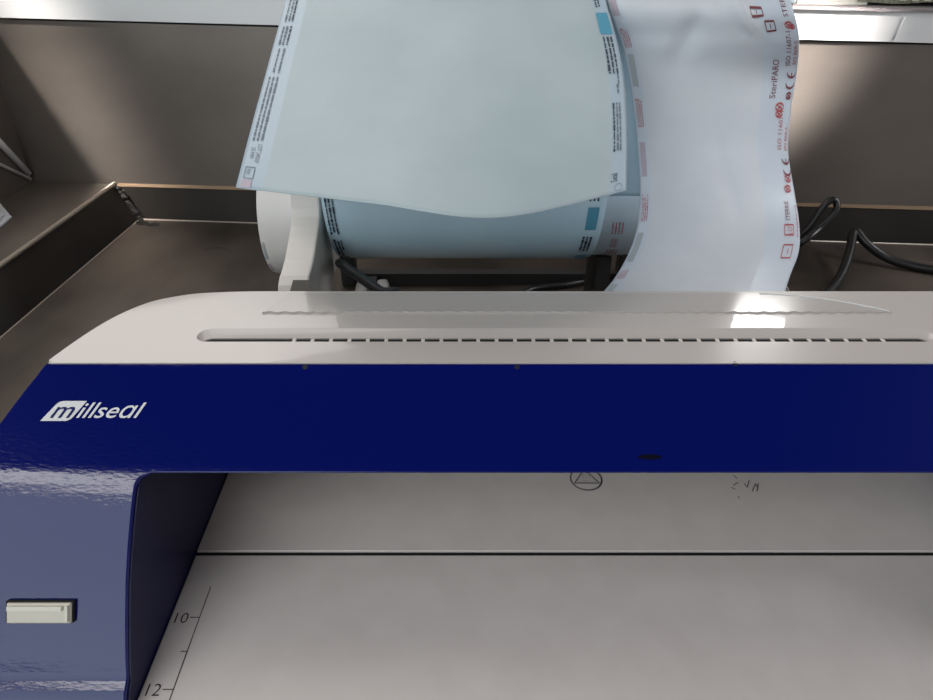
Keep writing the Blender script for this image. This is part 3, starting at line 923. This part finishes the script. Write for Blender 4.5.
stext('STERILE', .945, 17, .040, 1)
single_use(.935, 26, .026, 0); single_use(.955, 28, .018, 0)
stext('ISO 11607-1', .935, 66, .040, 1); stext('EN 868-5', .978, 65, .036, 0)
ce(.953, 78)
stext('SteriPARO', .872, 99, .046, 1)
single_use(.955, 96, .022, 1)
single_use(.905, 107, .028, 0); single_use(.905, 114, .022, 0)
stext('ISO 11607-1', .935, 150, .038, 0); stext('EN 868-5', .978, 151, .030, 0)
ce(.962, 164)
single_use(.955, 178, .026, 0); single_use(.940, 189, .026, 0)
stext('STERILE', .925, 221, .036, 1)
mk.frame(.890, tpx(225), .945, tpx(235), .004, 0); stext('LOT', .935, 234.5, .040, 0)
for u in (.975,): mk.scribble(u, tpx(205), tpx(238), .009, 0, .002, .006, .002)
infobox(.915, 245, 258, 0, .055)
mk.build('printed_edges', [M['red_ink'], M['maroon_ink'], M['pink_ink'], M['grey_ink']], sr, sfn(.0005), .5)

# ================================================================== CABLES
def cable(name, path, r, label, n=60):
    bm = bmesh.new(); tube(bm, smooth_path(path, n), r, 12)
    o = from_bm(name, bm, M['cable'], None, True); tag(o, label, 'cable', 'power cables behind the machine')
    return o
def onY(px, py, y):
    r_ = at(px, py, 1) - V(0, 0, H); return V(0, 0, H) + r_ * (y / r_.y)
def onz(px, py, z):
    r_ = at(px, py, 1) - V(0, 0, H); return V(0, 0, H) + r_ * ((z - H) / r_.z)
cable('power_cable', [V(-.0832, .4150, .1120), at(341, 264, .408), at(358, 276, .394), at(380, 291, .378), at(408, 308, .372), V(-.02, .330, .05), V(.0, .345, .006), V(.04, .36, .004)], .0028,
      'short black cable hanging past the left cheek of the roll holder')
cable('power_cable', [V(.05, .47, .0034), onz(520, 296, .0034), onz(570, 284, .0034), onz(622, 274, .0034), onz(700, 258, .0036), onz(770, 250, .010), onY(803, 233, .645), onY(822, 208, .650), onY(832, 200, .652), onY(837, 204, .650), onY(834, 214, .645), onY(820, 228, .640), onY(804, 241, .630), onz(770, 262, .0034), onz(720, 275, .0034), onz(640, 284, .0034)], .0033,
      'black cable under the rolls, looped up right of the white strip', 120)
cable('power_cable', [onz(775, 330, .0044), onz(812, 305, .0044), onz(832, 288, .0044), onz(843, 271, .009), onz(850, 250, .018), onz(853, 234, .025), onz(857, 232.5, .026), onz(866, 243, .019), onz(885, 257, .009), onz(908, 265, .0050), onz(935, 270, .0044), onz(975, 275, .0044), onz(1050, 280, .0044)], .0043,
      'thick black cable humped up on the counter at the right edge of the photo', 110)

# ================================================================== LIGHT
def area(name, loc, target, sx, sy, power, color, spread=PI):
    l = bpy.data.lights.new(name, 'AREA'); l.shape = 'RECTANGLE'; l.size = sx; l.size_y = sy; l.energy = power; l.color = color; l.spread = spread
    o = bpy.data.objects.new(name, l); C.objects.link(o); o.location = loc
    o.rotation_euler = (Vector(target) - Vector(loc)).to_track_quat('-Z', 'Y').to_euler()
    return o
area('window_light', (.565, 1.20, .712), (.125, .278, .15), .13, .036, .7, (1, .98, .96))
area('tray_fill_light', (-.62, 1.35, 1.45), (-.3, .6, 0), 1.2, 1.5, 13, (1, .95, .91))  # added soft fill that brightens the left of the tray, no lamp known there
area('room_window', (-1.3, -1.6, .85), (-.1, .3, .1), 2.0, 2.2, 25, (.82, .94, 1))
area('rear_ceiling_light', (-.75, -.75, 1.5), (-.16, .19, .1), 1.6, .24, 8, (1, .98, .95))
area('right_fill_light', (1.5, .35, 1.0), (.4, .65, .05), .7, .5, 1.1, (.97, .97, 1), math.radians(50))  # added fill that brightens the right of the splash and pan
area('left_gleam', L2W(-.78, .50, .80), L2W(-.475, .73, .13), .035, .10, .10, (1, .94, .88), math.radians(9))  # added narrow beam that draws the diagonal band on the splash
area('right_gleam', L2W(.62, .50, .62), L2W(.250, .73, .17), .05, .10, .24, (1, .95, .92), math.radians(8))  # added narrow beam for the bright patch at the splash's right

W = bpy.data.worlds.new('World'); S.world = W; W.use_nodes = True
nt = W.node_tree; bg = nt.nodes['Background']
tc = nt.nodes.new('ShaderNodeTexCoord'); sp = nt.nodes.new('ShaderNodeSeparateXYZ'); cr = nt.nodes.new('ShaderNodeValToRGB')
nt.links.new(tc.outputs['Generated'], sp.inputs[0])
cr.color_ramp.elements[0].position = .0; cr.color_ramp.elements[0].color = (.30, .30, .31, 1)
cr.color_ramp.elements[1].position = .9; cr.color_ramp.elements[1].color = (.012, .013, .018, 1)
nt.links.new(sp.outputs['Z'], cr.inputs['Fac']); nt.links.new(cr.outputs[0], bg.inputs['Color']); bg.inputs['Strength'].default_value = 1.0

# ================================================================== CAMERA
cd = bpy.data.cameras.new('camera'); cd.sensor_width = 36; cd.lens = 36 * FOC / 933; cd.clip_start = .01
co = bpy.data.objects.new('camera', cd); C.objects.link(co)
co.location = (0, 0, H); co.rotation_euler = (PI / 2 - PITCH, 0, 0)
S.camera = co
S.view_settings.view_transform = 'Standard'
S.view_settings.look = 'None'
S.view_settings.exposure = 0.2
